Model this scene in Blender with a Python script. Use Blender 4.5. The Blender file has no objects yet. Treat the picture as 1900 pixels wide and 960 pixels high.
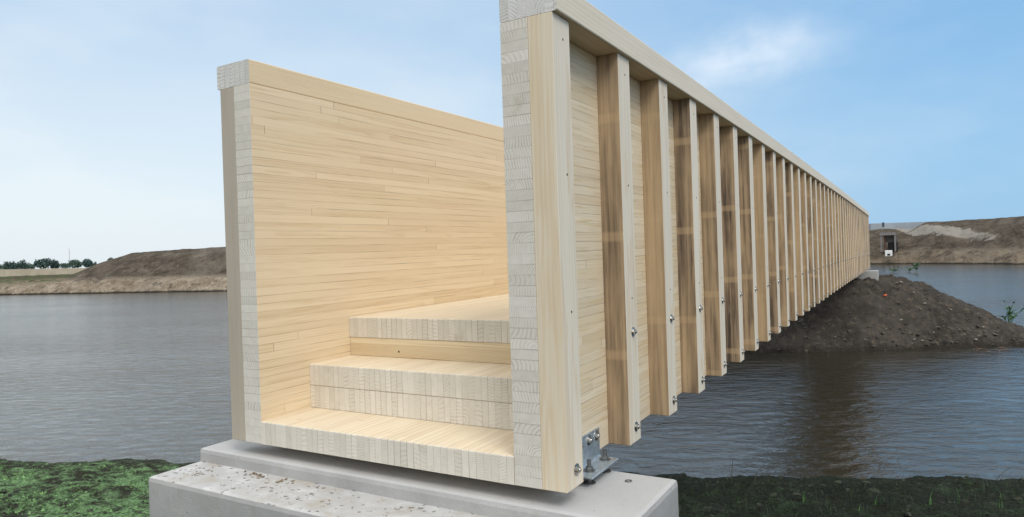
import bpy, bmesh, math, random
from mathutils import Vector, Matrix, noise
rnd = random.Random(7)
S = bpy.context.scene
C = S.collection

# ------------------------------------------------------------------ camera
CAM = Vector((1.13325, -1.91225, 0.74605))
YAW, PITCH, ROLL = 0.52844, -0.004147, 0.0328
RT = Vector((math.cos(YAW), math.sin(YAW), 0)); FW = Vector((-math.sin(YAW), math.cos(YAW), 0)); UP = Vector((0, 0, 1))
fw = FW*math.cos(PITCH) + UP*math.sin(PITCH); up = UP*math.cos(PITCH) - FW*math.sin(PITCH)
cr, sr = math.cos(ROLL), math.sin(ROLL)
Rr = RT*cr - up*sr; Ur = RT*sr + up*cr
cd = bpy.data.cameras.new('camera'); cam = bpy.data.objects.new('camera', cd); C.objects.link(cam)
M = Matrix((Rr, Ur, -fw)).transposed().to_4x4(); M.translation = CAM
cam.matrix_world = M
cd.sensor_width = 36; cd.lens = 36*1256.83/1900; cd.shift_y = 4.46/1900
cd.clip_start = 0.05; cd.clip_end = 6000
S.camera = cam
WATER = -1.95

# ------------------------------------------------------------------ world, sun, exposure
SUN_EL, SUN_AZ = math.radians(48), math.radians(126)
w = bpy.data.worlds.new('World'); S.world = w; w.use_nodes = True
nt = w.node_tree; nt.nodes.clear()


class G:
    """tiny helper to write shader expressions"""
    def __init__(s, nt): s.nt = nt
    def n(s, t, **k):
        o = s.nt.nodes.new(t)
        for a, b in k.items(): setattr(o, a, b)
        return o
    def put(s, sock, v):
        if isinstance(v, bpy.types.NodeSocket): s.nt.links.new(v, sock)
        elif v is not None:
            if hasattr(sock.default_value, '__len__') and not hasattr(v, '__len__'): v = [v]*len(sock.default_value)
            if hasattr(sock.default_value, '__len__') and len(sock.default_value) == 4 and len(v) == 3: v = (*v, 1)
            sock.default_value = v
    def m(s, op, a, b=None, c=None, clamp=False):
        o = s.n('ShaderNodeMath', operation=op, use_clamp=clamp)
        for i, x in enumerate((a, b, c)):
            if x is not None: s.put(o.inputs[i], x)
        return o.outputs[0]
    def add(s, a, b): return s.m('ADD', a, b)
    def sub(s, a, b): return s.m('SUBTRACT', a, b)
    def mul(s, a, b): return s.m('MULTIPLY', a, b)
    def div(s, a, b): return s.m('DIVIDE', a, b)
    def ss(s, x, a, b, lo=0., hi=1.):
        o = s.n('ShaderNodeMapRange', interpolation_type='SMOOTHSTEP')
        s.put(o.inputs[0], x); s.put(o.inputs[1], a); s.put(o.inputs[2], b); s.put(o.inputs[3], lo); s.put(o.inputs[4], hi)
        return o.outputs[0]
    def mix(s, f, a, b, mode='MIX'):
        o = s.n('ShaderNodeMix', data_type='RGBA', blend_type=mode)
        s.put(o.inputs[0], f); s.put(o.inputs[6], a); s.put(o.inputs[7], b)
        return o.outputs[2]
    def xyz(s, x, y, z):
        o = s.n('ShaderNodeCombineXYZ')
        s.put(o.inputs[0], x); s.put(o.inputs[1], y); s.put(o.inputs[2], z)
        return o.outputs[0]
    def sep(s, v):
        o = s.n('ShaderNodeSeparateXYZ'); s.put(o.inputs[0], v); return o.outputs[0], o.outputs[1], o.outputs[2]
    def noise(s, v, scale=1, detail=3, rough=.5, dist=0):
        o = s.n('ShaderNodeTexNoise')
        s.put(o.inputs['Vector'], v); s.put(o.inputs['Scale'], scale); s.put(o.inputs['Detail'], detail)
        s.put(o.inputs['Roughness'], rough); s.put(o.inputs['Distortion'], dist)
        return o.outputs[0]
    def white(s, v):
        o = s.n('ShaderNodeTexWhiteNoise', noise_dimensions='3D'); s.put(o.inputs[0], v); return s.sep(o.outputs[1])
    def voro(s, v, scale, feature='F1', rand=1.):
        o = s.n('ShaderNodeTexVoronoi', feature=feature); s.put(o.inputs['Vector'], v); s.put(o.inputs['Scale'], scale)
        s.put(o.inputs['Randomness'], rand)
        return o.outputs['Distance'], (o.outputs['Color'] if feature == 'F1' else None)
    def vm(s, op, a, b=None):
        o = s.n('ShaderNodeVectorMath', operation=op); s.put(o.inputs[0], a)
        if b is not None: s.put(o.inputs[1], b)
        return o.outputs['Value'] if op in ('DOT_PRODUCT', 'LENGTH') else o.outputs[0]
    def bump(s, h, strength, dist, nrm=None):
        o = s.n('ShaderNodeBump'); s.put(o.inputs['Strength'], strength); s.put(o.inputs['Distance'], dist)
        s.put(o.inputs['Height'], h)
        if nrm: s.put(o.inputs['Normal'], nrm)
        return o.outputs[0]


g = G(nt)
out = g.n('ShaderNodeOutputWorld'); bg = g.n('ShaderNodeBackground')
nt.links.new(bg.outputs[0], out.inputs[0]); bg.inputs[1].default_value = 0.1
sky = g.n('ShaderNodeTexSky', sky_type='NISHITA', sun_disc=False)
sky.sun_elevation = SUN_EL; sky.sun_rotation = SUN_AZ; sky.air_density = 1.3; sky.dust_density = 2.0; sky.ozone_density = 1.5
D = g.n('ShaderNodeTexCoord').outputs['Generated']
dx, dy, dz = g.sep(D)
# thin high haze: paler towards the west horizon, bluer to the east
west = g.vm('DOT_PRODUCT', D, (-0.90, 0.43, -0.05))
low = g.ss(dz, 0.45, -0.02)
pale = g.m('MULTIPLY', g.ss(west, 0.35, 1.0), g.add(0.45, g.mul(low, 0.55)), clamp=True)
wisp = g.noise(g.vm('MULTIPLY', D, (2.2, 2.2, 6.0)), 1.6, 4, .55)
pale = g.m('ADD', pale, g.mul(g.ss(wisp, .42, .75), .16), clamp=True)
haze_blue = g.mix(g.ss(dz, 0.0, 0.5), (2.5, 4.45, 6.5), (1.45, 3.35, 5.9))
haze = g.mix(pale, haze_blue, (6.1, 6.75, 7.2))
col = g.mix(0.86, g.mix(1., sky.outputs[0], (.8, .8, .8), 'MULTIPLY'), haze)
# one small soft cloud
cdv = Vector((-0.1895, 0.9464, 0.2614)).normalized(); cu = cdv.cross(UP).normalized(); cvv = cu.cross(cdv).normalized()
cx_ = g.add(g.vm('DOT_PRODUCT', D, tuple(cu)), g.mul(g.sub(g.noise(D, 9, 3, .6), .5), .06))
cy_ = g.add(g.vm('DOT_PRODUCT', D, tuple(cvv)), g.mul(g.sub(g.noise(g.vm('ADD', D, (5, 5, 5)), 11, 4, .6), .5), .055))
cr2 = g.m('SQRT', g.add(g.m('POWER', g.div(cx_, 0.115), 2), g.m('POWER', g.div(g.add(cy_, g.mul(cx_, -.10)), 0.034), 2)))
cl = g.mul(g.ss(cr2, 1.5, -.1), g.ss(dy, 0, .2))
cl = g.mul(cl, g.ss(g.noise(g.vm('MULTIPLY', D, (1, 1, 1.8)), 15, 3, .5), .10, .80))
col = g.mix(g.mul(cl, .72), col, (7.0, 7.4, 7.8))
# bright overcast added above and behind the view, unseen, to light scene and grey reflections
col = g.mix(g.mul(g.ss(dz, 0.32, 0.55), .85), col, (6.0, 6.15, 6.3))
col = g.mix(g.ss(dz, 0.62, 0.95), col, (9.5, 9.8, 10.2))
back = g.ss(dy, 0.05, -0.5)
col = g.mix(g.mul(back, .8), col, (8.0, 8.4, 8.8))
g.put(bg.inputs[0], col)

sl = bpy.data.lights.new('sun', 'SUN'); so = bpy.data.objects.new('sun', sl); C.objects.link(so)
sl.energy = 1.2; sl.angle = math.radians(24); sl.color = (1, .965, .91)
sd = Vector((math.sin(SUN_AZ)*math.cos(SUN_EL), math.cos(SUN_AZ)*math.cos(SUN_EL), math.sin(SUN_EL)))
so.rotation_euler = sd.to_track_quat('Z', 'Y').to_euler()
S.view_settings.view_transform = 'Standard'; S.view_settings.look = 'None'
S.view_settings.exposure = 0.5; S.view_settings.gamma = 1.0
S.render.engine = 'CYCLES'
S.render.resolution_x = 1024; S.render.resolution_y = 517

# ------------------------------------------------------------------ materials
WI_ = 1.228
K1, K2 = 0.0127366, -0.0003938      # camber of the bridge: z += K1*y + K2*y*y
def camb(y): return K1*y + K2*y*y


def newmat(name):
    m = bpy.data.materials.new(name); m.use_nodes = True
    t = m.node_tree; t.nodes.clear()
    g = G(t); o = g.n('ShaderNodeOutputMaterial'); b = g.n('ShaderNodeBsdfPrincipled')
    t.links.new(b.outputs[0], o.inputs[0])
    return m, g, b


def wood(name, grain, index, lam, pale=(.64, .49, .30), dark=(.47, .31, .155), sp=.0085, ring=.75,
         joints=2.6, camber=True, endcol=(.60, .575, .54), enddark=(.33, .30, .27), greyface=None, glue=.6, per_object=False,
         stain_shade=False, tint=.10, seed=0., outer=None, vper=.1025, voff=0., greyed=False, warpk=.034):
    """solid timber: boards of width `lam` along axis `index`, fibres along axis `grain`"""
    m, g, b = newmat(name)
    tc = g.n('ShaderNodeTexCoord'); P = tc.outputs['Object']
    x, y, z = g.sep(P)
    oi = g.n('ShaderNodeObjectInfo').outputs['Random'] if per_object else None
    if camber: z = g.sub(z, g.add(g.mul(y, K1), g.mul(g.mul(y, y), K2)))
    ax = {'x': x, 'y': y, 'z': z}
    other = [a for a in 'xyz' if a not in (grain, index)][0]
    U, V, Wc = ax[index], ax[other], ax[grain]
    U = g.add(U, 20.0*lam)                                    # keeps floor() away from the origin face
    row = g.m('FLOOR', g.div(U, lam))
    ul = g.sub(U, g.mul(g.add(row, .5), lam))
    Vq = g.add(V, voff+vper*30)
    lev = g.m('FLOOR', g.div(Vq, vper)); Vl = g.sub(Vq, g.mul(g.add(lev, .5), vper))
    rs = g.add(g.add(row, seed), g.mul(lev, 17.))
    ra, rb, rc = g.white(g.xyz(rs, 3.3, g.mul(oi, 91.) if oi else 1.7))
    if joints:
        q = g.add(g.div(g.add(Wc, 40.), joints), g.mul(ra, 7.31))
        seg = g.m('FLOOR', q); fr = g.m('FRACT', q)
    else: seg = 0.; fr = None
    r1, r2, r3 = g.white(g.xyz(rs, seg, g.mul(oi, 57.) if oi else .4))
    s1, s2, s3 = g.white(g.xyz(g.add(rs, 71.3), seg, g.mul(oi, 33.) if oi else 2.4))
    cU = g.mul(g.sub(r1, .5), .09)
    cV = g.mul(g.m('SIGN', g.sub(r2, .5)), g.add(.035, g.mul(g.m('ABSOLUTE', g.sub(r2, .5)), .26)))
    wv = {index: g.mul(U, 9.), other: g.mul(V, 9.), grain: g.mul(Wc, .8)}
    wp = g.xyz(wv['x'], wv['y'], wv['z'])
    wp = g.vm('ADD', wp, g.xyz(g.mul(r1, 40.), g.mul(r2, 40.), g.mul(r3, 40.)))
    warp = g.mul(g.sub(g.noise(wp, 1., 3, .5), .5), warpk)
    du, dv = g.sub(ul, cU), g.sub(Vl, cV)
    dist = g.add(g.m('SQRT', g.add(g.mul(du, du), g.mul(dv, dv))), warp)
    spv = g.mul(sp, g.add(.55, g.mul(g.mul(s1, s1), 1.5)))
    ph = g.m('FRACT', g.div(dist, spv))
    # early wood ramps slowly, late wood line drops fast
    late = g.mul(g.ss(ph, .25, .86), g.ss(ph, 1.0, .90))
    fv = {index: g.mul(U, 420.), other: g.mul(V, 420.), grain: g.mul(Wc, 9.)}
    fib = g.noise(g.xyz(fv['x'], fv['y'], fv['z']), 1., 2, .6)
    bv = {index: g.mul(U, 26.), other: g.mul(V, 26.), grain: g.mul(Wc, 1.4)}
    band = g.noise(g.vm('ADD', g.xyz(bv['x'], bv['y'], bv['z']), g.xyz(g.mul(s2, 30.), 0., g.mul(s3, 30.))), 1., 4, .6)
    N = g.n('ShaderNodeNewGeometry').outputs['Normal']
    gv = {'x': (1, 0, 0), 'y': (0, 1, 0), 'z': (0, 0, 1)}[grain]
    end = g.ss(g.m('ABSOLUTE', g.vm('DOT_PRODUCT', N, gv)), .6, .8)
    k = g.mul(late, g.mul(ring, g.add(.25, g.mul(g.ss(band, .35, .7), .75))))
    sv = {index: g.mul(U, 190.), other: g.mul(V, 190.), grain: g.mul(Wc, 1.7)}
    wv2 = g.noise(g.vm('MULTIPLY', P, (2.3, 2.3, 2.3)), 1., 2, .5)
    strk = g.noise(g.vm('ADD', g.xyz(sv['x'], sv['y'], sv['z']), g.xyz(g.mul(wv2, 5.), g.mul(wv2, 5.), g.mul(wv2, 5.))), 1., 3, .6)
    k = g.add(k, g.mul(g.ss(strk, .54, .72), .36))
    k = g.add(k, g.mul(g.sub(fib, .5), .22))
    k = g.add(k, g.mul(g.sub(band, .5), .55))
    face = g.mix(g.m('MAXIMUM', k, 0.), pale, dark)
    tintf = g.add(1. - tint, g.mul(s2, 2*tint))
    face = g.mix(1., face, g.xyz(tintf, g.m('POWER', tintf, 1.25), g.m('POWER', tintf, 1.6)), 'MULTIPLY')
    ke = g.mul(late, g.mul(g.add(.15, g.mul(g.ss(band, .3, .7), .85)), g.add(.6, g.mul(r3, .4))))
    ke = g.m('ADD', ke, g.mul(g.ss(g.noise(g.vm('MULTIPLY', P, (1., 1., 1.)), 60., 3, .6), .55, .75), .25), clamp=True)
    ec = g.mix(ke, endcol, enddark)
    et = g.add(.91, g.mul(s3, .13))
    ec = g.mix(1., ec, g.xyz(et, et, g.m('POWER', et, 1.15)), 'MULTIPLY')
    blot = g.noise(g.vm('MULTIPLY', P, (1., 1., 1.)), 7., 4, .65)
    ec = g.mix(g.mul(g.ss(blot, .60, .78), .45), ec, (.36, .27, .17))
    if outer:   # the bleached weather side
        of = g.ss(g.vm('DOT_PRODUCT', N, (1, 0, 0)), .4, .7)
        face = g.mix(g.mul(of, outer), face, g.mix(g.m('MAXIMUM', g.mul(k, .7), 0.), (.79, .72, .60), (.60, .51, .385)))
    if outer and index == 'z' and camber:
        ye = g.noise(g.vm('ADD', g.vm('MULTIPLY', P, (1., 3., 60.)), g.xyz(g.mul(r1, 9.), 0., 0.)), 1., 3, .6)
        face = g.mix(g.mul(g.mul(of, g.ss(ye, .56, .68)), .55), face, (.56, .40, .18))
        face = g.mix(g.mul(of, g.mul(g.ss(s1, .6, .9), .35)), face, (.66, .50, .28))
    if stain_shade:   # side faces: tannin stain plus painted-in shade between ribs, paler where stacking strips lay
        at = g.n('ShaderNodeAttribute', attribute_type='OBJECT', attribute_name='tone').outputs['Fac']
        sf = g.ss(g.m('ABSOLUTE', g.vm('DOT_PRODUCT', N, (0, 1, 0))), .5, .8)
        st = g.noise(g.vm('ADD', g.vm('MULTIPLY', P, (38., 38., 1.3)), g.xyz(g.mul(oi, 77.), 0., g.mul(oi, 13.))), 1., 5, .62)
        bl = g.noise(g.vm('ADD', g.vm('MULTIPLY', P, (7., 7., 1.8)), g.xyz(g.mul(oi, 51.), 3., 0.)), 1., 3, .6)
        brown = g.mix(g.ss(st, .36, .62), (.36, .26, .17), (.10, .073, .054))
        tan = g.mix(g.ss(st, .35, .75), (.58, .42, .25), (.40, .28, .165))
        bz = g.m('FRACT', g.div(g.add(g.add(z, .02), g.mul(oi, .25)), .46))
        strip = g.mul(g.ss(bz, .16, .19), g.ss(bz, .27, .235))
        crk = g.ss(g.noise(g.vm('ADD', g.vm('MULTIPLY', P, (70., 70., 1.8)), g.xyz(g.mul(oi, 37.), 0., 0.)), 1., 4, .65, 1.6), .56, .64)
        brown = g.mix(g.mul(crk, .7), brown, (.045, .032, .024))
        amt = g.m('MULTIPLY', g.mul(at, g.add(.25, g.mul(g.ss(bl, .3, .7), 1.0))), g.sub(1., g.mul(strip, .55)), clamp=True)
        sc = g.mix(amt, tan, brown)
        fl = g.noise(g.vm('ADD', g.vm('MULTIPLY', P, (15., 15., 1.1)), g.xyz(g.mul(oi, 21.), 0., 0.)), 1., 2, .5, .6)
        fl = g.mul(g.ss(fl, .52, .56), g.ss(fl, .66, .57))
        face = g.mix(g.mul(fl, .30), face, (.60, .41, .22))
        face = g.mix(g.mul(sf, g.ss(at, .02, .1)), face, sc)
    colr = g.mix(end, face, ec)
    if glue:
        gn = g.noise(g.vm('ADD', g.xyz(g.mul(x, 3.), g.mul(y, 3.), g.mul(z, 3.)), g.xyz(g.mul(row, 5.), 0., 0.)), 1., 2, .5)
        gl = g.mul(g.ss(g.m('ABSOLUTE', ul), lam/2-.0022, lam/2-.0006), g.ss(gn, .42, .66, .10, 1.))
        colr = g.mix(g.mul(gl, glue), colr, (.17, .115, .07))
    if fr is not None:
        jd = g.m('MINIMUM', fr, g.sub(1., fr))
        jl = g.mul(g.ss(g.mul(jd, joints), .0024, .0008), g.ss(s1, .25, .3))
        colr = g.mix(g.mul(g.mul(jl, .55), g.sub(1., end)), colr, (.14, .085, .05))
    # small knots
    kv = {index: g.mul(U, 1.), other: g.mul(V, 1.), grain: g.mul(Wc, .45)}
    kd, kc = g.voro(g.xyz(kv['x'], kv['y'], kv['z']), 2.3)
    colr = g.mix(g.mul(g.ss(kd, .034, .012), .75), colr, (.20, .10, .045))
    g.put(b.inputs['Base Color'], colr)
    g.put(b.inputs['Roughness'], g.add(.52, g.mul(fib, .2)))
    b.inputs['Specular IOR Level'].default_value = .3
    g.put(b.inputs['Normal'], g.bump(g.add(g.mul(fib, .4), g.mul(late, -.6)), .25, .0012))
    return m


ENDC, ENDD = (.675, .63, .555), (.45, .40, .335)
W_wall = wood('parapet_wood', 'y', 'z', .0345, sp=.0085, outer=.30, ring=.5, tint=.07, pale=(.73, .595, .40), dark=(.55, .40, .225), endcol=ENDC, enddark=ENDD)
W_wall2 = wood('parapet_wood_inner', 'y', 'z', .0345, sp=.0085, seed=50., ring=.45, tint=.055, pale=(.74, .605, .42), dark=(.58, .43, .255), voff=WI_+.1025, endcol=ENDC, enddark=ENDD)
slabk = dict(seed=5., pale=(.74, .63, .465), dark=(.63, .50, .335), sp=.009, ring=.5, tint=.05, endcol=(.70, .645, .55), enddark=(.54, .475, .385))
W_slab = wood('slab_wood', 'y', 'x', .030, vper=.0986, **slabk)
W_deck = wood('deck_wood', 'y', 'x', .030, vper=.0986, voff=-.381, **slabk)
capk = dict(pale=(.68, .56, .40), dark=(.54, .41, .26), sp=.011, ring=.4, joints=0, vper=.11, voff=-1.513, endcol=(.66, .635, .60), enddark=(.40, .375, .345))
W_cap = wood('cap_wood', 'y', 'x', .033, seed=11., outer=.75, **capk)
W_cap2 = wood('cap_wood_inner', 'y', 'x', .033, seed=13., **{**capk, 'pale': (.75, .615, .425), 'dark': (.62, .48, .30)})
W_riser = wood('riser_wood', 'x', 'z', .12, seed=17., pale=(.68, .55, .36), dark=(.52, .37, .20), joints=0, glue=0, camber=False)
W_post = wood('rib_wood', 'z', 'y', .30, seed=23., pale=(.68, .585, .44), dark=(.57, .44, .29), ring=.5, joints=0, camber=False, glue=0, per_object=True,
              stain_shade=True, outer=.7, vper=.3, warpk=.05)
W_postgrey = wood('weathered_rib_wood', 'z', 'y', .30, seed=29., pale=(.43, .375, .30), dark=(.32, .265, .20), ring=.5, joints=0, camber=False, glue=0, vper=.3, warpk=.05)


def simple(name, col, rough=.6, metal=0., nscale=0, namt=.0, bump=0):
    m, g, b = newmat(name)
    P = g.n('ShaderNodeTexCoord').outputs['Object']
    if nscale:
        n = g.noise(P, nscale, 4, .6)
        c = g.mix(g.ss(n, .3, .7), tuple(v*(1-namt) for v in col), tuple(min(1, v*(1+namt)) for v in col))
        g.put(b.inputs['Base Color'], c)
        if bump: g.put(b.inputs['Normal'], g.bump(n, .5, bump))
    else: g.put(b.inputs['Base Color'], col)
    b.inputs['Roughness'].default_value = rough; b.inputs['Metallic'].default_value = metal
    return m


STEEL = simple('stainless_steel', (.42, .41, .39), .24, 1., 90, .35)
GALV = simple('galvanised_steel', (.50, .56, .60), .42, .75, 60, .18)
DKST = simple('dull_steel', (.19, .19, .185), .45, .8, 120, .3)
HOLE = simple('screw_recess', (.07, .055, .04), .6, .3)


def concrete_mat():
    m, g, b = newmat('concrete')
    P = g.n('ShaderNodeTexCoord').outputs['Object']
    x, y, z = g.sep(P)
    N = g.n('ShaderNodeNewGeometry').outputs['Normal']
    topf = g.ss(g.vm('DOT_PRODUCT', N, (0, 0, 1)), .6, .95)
    n1 = g.noise(P, 2.3, 5, .6); n2 = g.noise(P, 14., 5, .65); n3 = g.noise(P, 160., 3, .6)
    c = g.mix(g.ss(n1, .3, .7), (.33, .32, .31), (.44, .43, .415))
    c = g.mix(g.ss(n2, .45, .75), c, (.37, .36, .345))
    # cement laitance on the top: whiter patches
    ledge = g.mul(topf, g.ss(z, -.085, -.10))
    dust = g.noise(g.vm('MULTIPLY', P, (1., 1.3, 1.)), 5., 6, .7)
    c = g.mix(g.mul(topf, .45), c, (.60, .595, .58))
    c = g.mix(g.mul(ledge, g.ss(dust, .48, .66)), c, (.42, .38, .32))
    c = g.mix(g.mul(ledge, g.ss(dust, .50, .34)), c, (.60, .59, .57))
    # a few brown blots
    c = g.mix(g.mul(ledge, g.ss(g.noise(P, 9., 4, .7), .66, .74)), c, (.20, .13, .075))

    wn = g.n('ShaderNodeTexNoise'); g.put(wn.inputs['Vector'], P); wn.inputs['Scale'].default_value = 45.
    Pw = g.vm('ADD', g.vm('MULTIPLY', P, (1., 1.25, 1.)), g.vm('MULTIPLY', wn.outputs['Color'], (.030, .030, .030)))
    vd, vc = g.voro(Pw, 30.)
    vr, _, _ = g.sep(vc)
    dens = g.noise(P, 3.1, 2, .5)
    pit = g.mul(g.mul(g.ss(vd, g.mul(vr, .36), g.mul(vr, .20)), g.ss(vr, .12, .16)), g.ss(dens, .32, .50))
    pl = g.mul(pit, ledge)
    vd2, vc2 = g.voro(P, 34.); vr2, _, _ = g.sep(vc2)
    pit2 = g.mul(g.ss(vd2, .10, .05), g.ss(vr2, .80, .82))
    c = g.mix(g.mul(pl, .75), c, (.21, .18, .145))
    c = g.mix(g.mul(pit2, .6), c, (.20, .19, .18))
    # vertical run-off marks on the sides
    run = g.noise(g.vm('MULTIPLY', P, (16., 16., .8)), 1., 4, .6)
    c = g.mix(g.mul(g.sub(1., topf), g.ss(run, .50, .80, 0., .35)), c, (.33, .30, .25))
    c = g.mix(1., c, g.mix(n3, (.90, .90, .90), (1.06, 1.06, 1.06)), 'MULTIPLY')
    g.put(b.inputs['Base Color'], c); b.inputs['Roughness'].default_value = .85; b.inputs['Specular IOR Level'].default_value = .25
    h = g.add(g.add(g.mul(n2, .5), g.mul(n3, .25)), g.mul(g.add(pl, pit2), -1.6))
    g.put(b.inputs['Normal'], g.bump(h, .9, .006))
    return m


CONC = concrete_mat()
CONC2 = simple('pale_concrete', (.36, .355, .34), .85, 0, 1.2, .25)
CONC3 = simple('grey_concrete', (.20, .185, .18), .85, 0, .6, .12)
WHITEB = simple('white_concrete', (.72, .72, .70), .7, 0, 2., .08)
DARKH = simple('dark_hole', (.03, .028, .026), .9)
RUST = simple('rusty_plate', (.10, .055, .045), .8, 0, 3., .3)

# ------------------------------------------------------------------ mesh helpers
def obj(name, bm, mat, parent=None, smooth=False):
    me = bpy.data.meshes.new(name); bm.normal_update(); bm.to_mesh(me); bm.free()
    if smooth:
        for p in me.polygons: p.use_smooth = True
    for m in (mat if isinstance(mat, (list, tuple)) else [mat]): me.materials.append(m)
    o = bpy.data.objects.new(name, me); C.objects.link(o)
    if parent: o.parent = parent
    return o


def tag(o, label=None, cat=None, group=None, kind=None):
    if label: o['label'] = label
    if cat: o['category'] = cat
    if group: o['group'] = group
    if kind: o['kind'] = kind
    return o


def empty(name, loc=(0, 0, 0), rz=0):
    o = bpy.data.objects.new(name, None); o.empty_display_size = .1; C.objects.link(o); o.location = loc; o.rotation_euler.z = rz
    return o


def box_bm(x0, x1, y0, y1, z0, z1, bev=0., seg=2, ny=1, bend=False, bevfilter=None):
    bm = bmesh.new()
    bmesh.ops.create_cube(bm, size=1)
    for v in bm.verts:
        v.co = Vector((x0 if v.co.x < 0 else x1, y0 if v.co.y < 0 else y1, z0 if v.co.z < 0 else z1))
    if bev:
        es = [e for e in bm.edges if bevfilter is None or bevfilter(e)]
        bmesh.ops.bevel(bm, geom=es, offset=bev, segments=seg, affect='EDGES', profile=.5)
    if bend:
        for i in range(1, ny):
            yy = y0 + (y1-y0)*i/ny
            bmesh.ops.bisect_plane(bm, geom=bm.verts[:]+bm.edges[:]+bm.faces[:], plane_co=(0, yy, 0), plane_no=(0, 1, 0))
        for v in bm.verts: v.co.z += camb(v.co.y)
    return bm


def cyl(bm, c, r, h, axis='z', seg=16, r2=None):
    """cylinder whose base centre is c, growing along +axis"""
    rot = {'z': Matrix(), 'x': Matrix.Rotation(math.pi/2, 4, 'Y'), 'y': Matrix.Rotation(-math.pi/2, 4, 'X')}[axis]
    T = Matrix.Translation(c) @ rot @ Matrix.Translation((0, 0, h/2))
    bmesh.ops.create_cone(bm, cap_ends=True, segments=seg, radius1=r, radius2=r if r2 is None else r2, depth=h, matrix=T)


# ------------------------------------------------------------------ footbridge
WI, LT, PT, PD = 1.228, .102, .0887, .1235          # inner width, laminate, rib section
ZJ, ZT = 1.5165, 1.6180
LEN = 20.24
Z1, ZM, Z2, Z3B, Z3 = .0945, .1972, .2921, .382, .478
Y2, Y3 = .276, .536
bridge = empty('footbridge')
tag(bridge, 'long pale timber footbridge with solid laminated parapets, entrance steps and vertical outer ribs', 'footbridge')
obj('parapet_panel', box_bm(0, LT, 0, LEN, 0, ZJ-.0004, .0008, 1, 44, True), W_wall, bridge)
obj('parapet_panel', box_bm(-WI-LT, -WI, 0, LEN, 0, ZJ-.0004, .0008, 1, 44, True), W_wall2, bridge)
def capf(e): return abs(e.verts[0].co.y-e.verts[1].co.y) > 1
obj('cap_rail', box_bm(0, LT+PT+.0173, 0, LEN, ZJ+.0004, ZT, .006, 3, 44, True, capf), W_cap, bridge)
obj('cap_rail', box_bm(-WI-LT-PT-.0173, -WI, 0, LEN, ZJ+.0004, ZT, .006, 3, 44, True, capf), W_cap2, bridge)
def nose(e): return (e.verts[0].co.z > 0 and e.verts[1].co.z > 0 and abs(e.verts[0].co.x-e.verts[1].co.x) > .5)
def slab(y0, y1, z0, z1, ny=2, bend=True):
    zt = z1
    f = lambda e: min(e.verts[0].co.z, e.verts[1].co.z) > zt-1e-4 and max(e.verts[0].co.y, e.verts[1].co.y) < y0+1e-4
    return box_bm(-WI+.0012, -.0012, y0, y1, z0, z1, .005, 3, ny, bend, f)
t = obj('step_slab', slab(0, 1.2, 0, Z1), W_slab, bridge)
obj('step_slab', slab(Y2, 1.2, Z1+.0015, ZM-.0008), W_slab, bridge)
obj('step_slab', slab(Y2-.0015, 1.2, ZM+.0008, Z2), W_slab, bridge)
riser = obj('riser_board', box_bm(-WI+.0012, -.0012, Y3+.003, Y3+.04, Z2+.001, Z3B-.0015, .001, 1, 2, True), W_riser, bridge)
bm = bmesh.new(); cyl(bm, (-.924, Y3+.0024, .3275), .0050, .0010, 'y', 16)
obj('bored_hole', bm, HOLE, riser)
obj('deck_slab', slab(Y3, LEN-.6, Z3B, Z3, 40, True), W_deck, bridge)
obj('underside_slab', box_bm(-WI+.0012, -.0012, 1.21, LEN, .02, .10, 0, 1, 40, True), W_slab, bridge)

# rib with its bolts and screws; built at its own base (x from 0 outwards)
def bolt_bm(x, y, z):
    bm = bmesh.new()
    cyl(bm, (x, y, z), .0195, .0022, 'x', 24)
    cyl(bm, (x+.0022, y, z), .0165, .0012, 'x', 24, .0120)
    cyl(bm, (x+.0034, y, z), .0108, .0085, 'x', 6)
    cyl(bm, (x+.0119, y, z), .0062, .004, 'x', 12, .0045)
    return bm
def screw_bm(x, y, z):
    bm = bmesh.new(); cyl(bm, (x, y, z), .0042, .0009, 'x', 12); return bm
def make_rib(x0, sgn, bolts, screws=(.566, 1.010, 1.446)):
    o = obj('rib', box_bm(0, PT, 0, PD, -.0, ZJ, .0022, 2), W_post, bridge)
    for zb in bolts: obj('bolt', bolt_bm(PT-.0003, .071, zb), STEEL, o)
    for zs in screws: obj('screw', screw_bm(PT-.0003, .073, zs), HOLE, o)
    o.location = (x0, 0, 0)
    return o
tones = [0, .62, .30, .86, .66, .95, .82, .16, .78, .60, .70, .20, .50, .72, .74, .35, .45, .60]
ribs_y = [0] + [.058+.5*i for i in range(1, 40)] + [LEN-PD]
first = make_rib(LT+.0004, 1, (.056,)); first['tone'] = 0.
second = make_rib(LT+.0004, 1, (.059, .433))
def copy_tree(o, parent):
    c = o.copy(); C.objects.link(c); c.parent = parent
    for ch in list(o.children): copy_tree(ch, c)
    return c
for i, yy in enumerate(ribs_y):
    if i == 0: o = first
    elif i == 1: o = second
    else: o = copy_tree(second, bridge)
    o.location = (LT+.0004, yy, camb(yy))
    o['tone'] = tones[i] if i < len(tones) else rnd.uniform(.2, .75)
    o['group'] = 'vertical timber ribs along the outer face'
for i, yy in enumerate(ribs_y):      # ribs of the other side share the rib mesh, turned about
    if i % 1: continue
    c = second.copy(); C.objects.link(c); c.parent = bridge
    c.location = (-WI-LT-.0004, yy+PD, camb(yy)); c.rotation_euler.z = math.pi
    if i == 0: c.data = c.data.copy(); c.data.materials[0] = W_postgrey
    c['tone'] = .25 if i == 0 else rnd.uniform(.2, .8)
    c['group'] = 'vertical timber ribs along the outer face'

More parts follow.
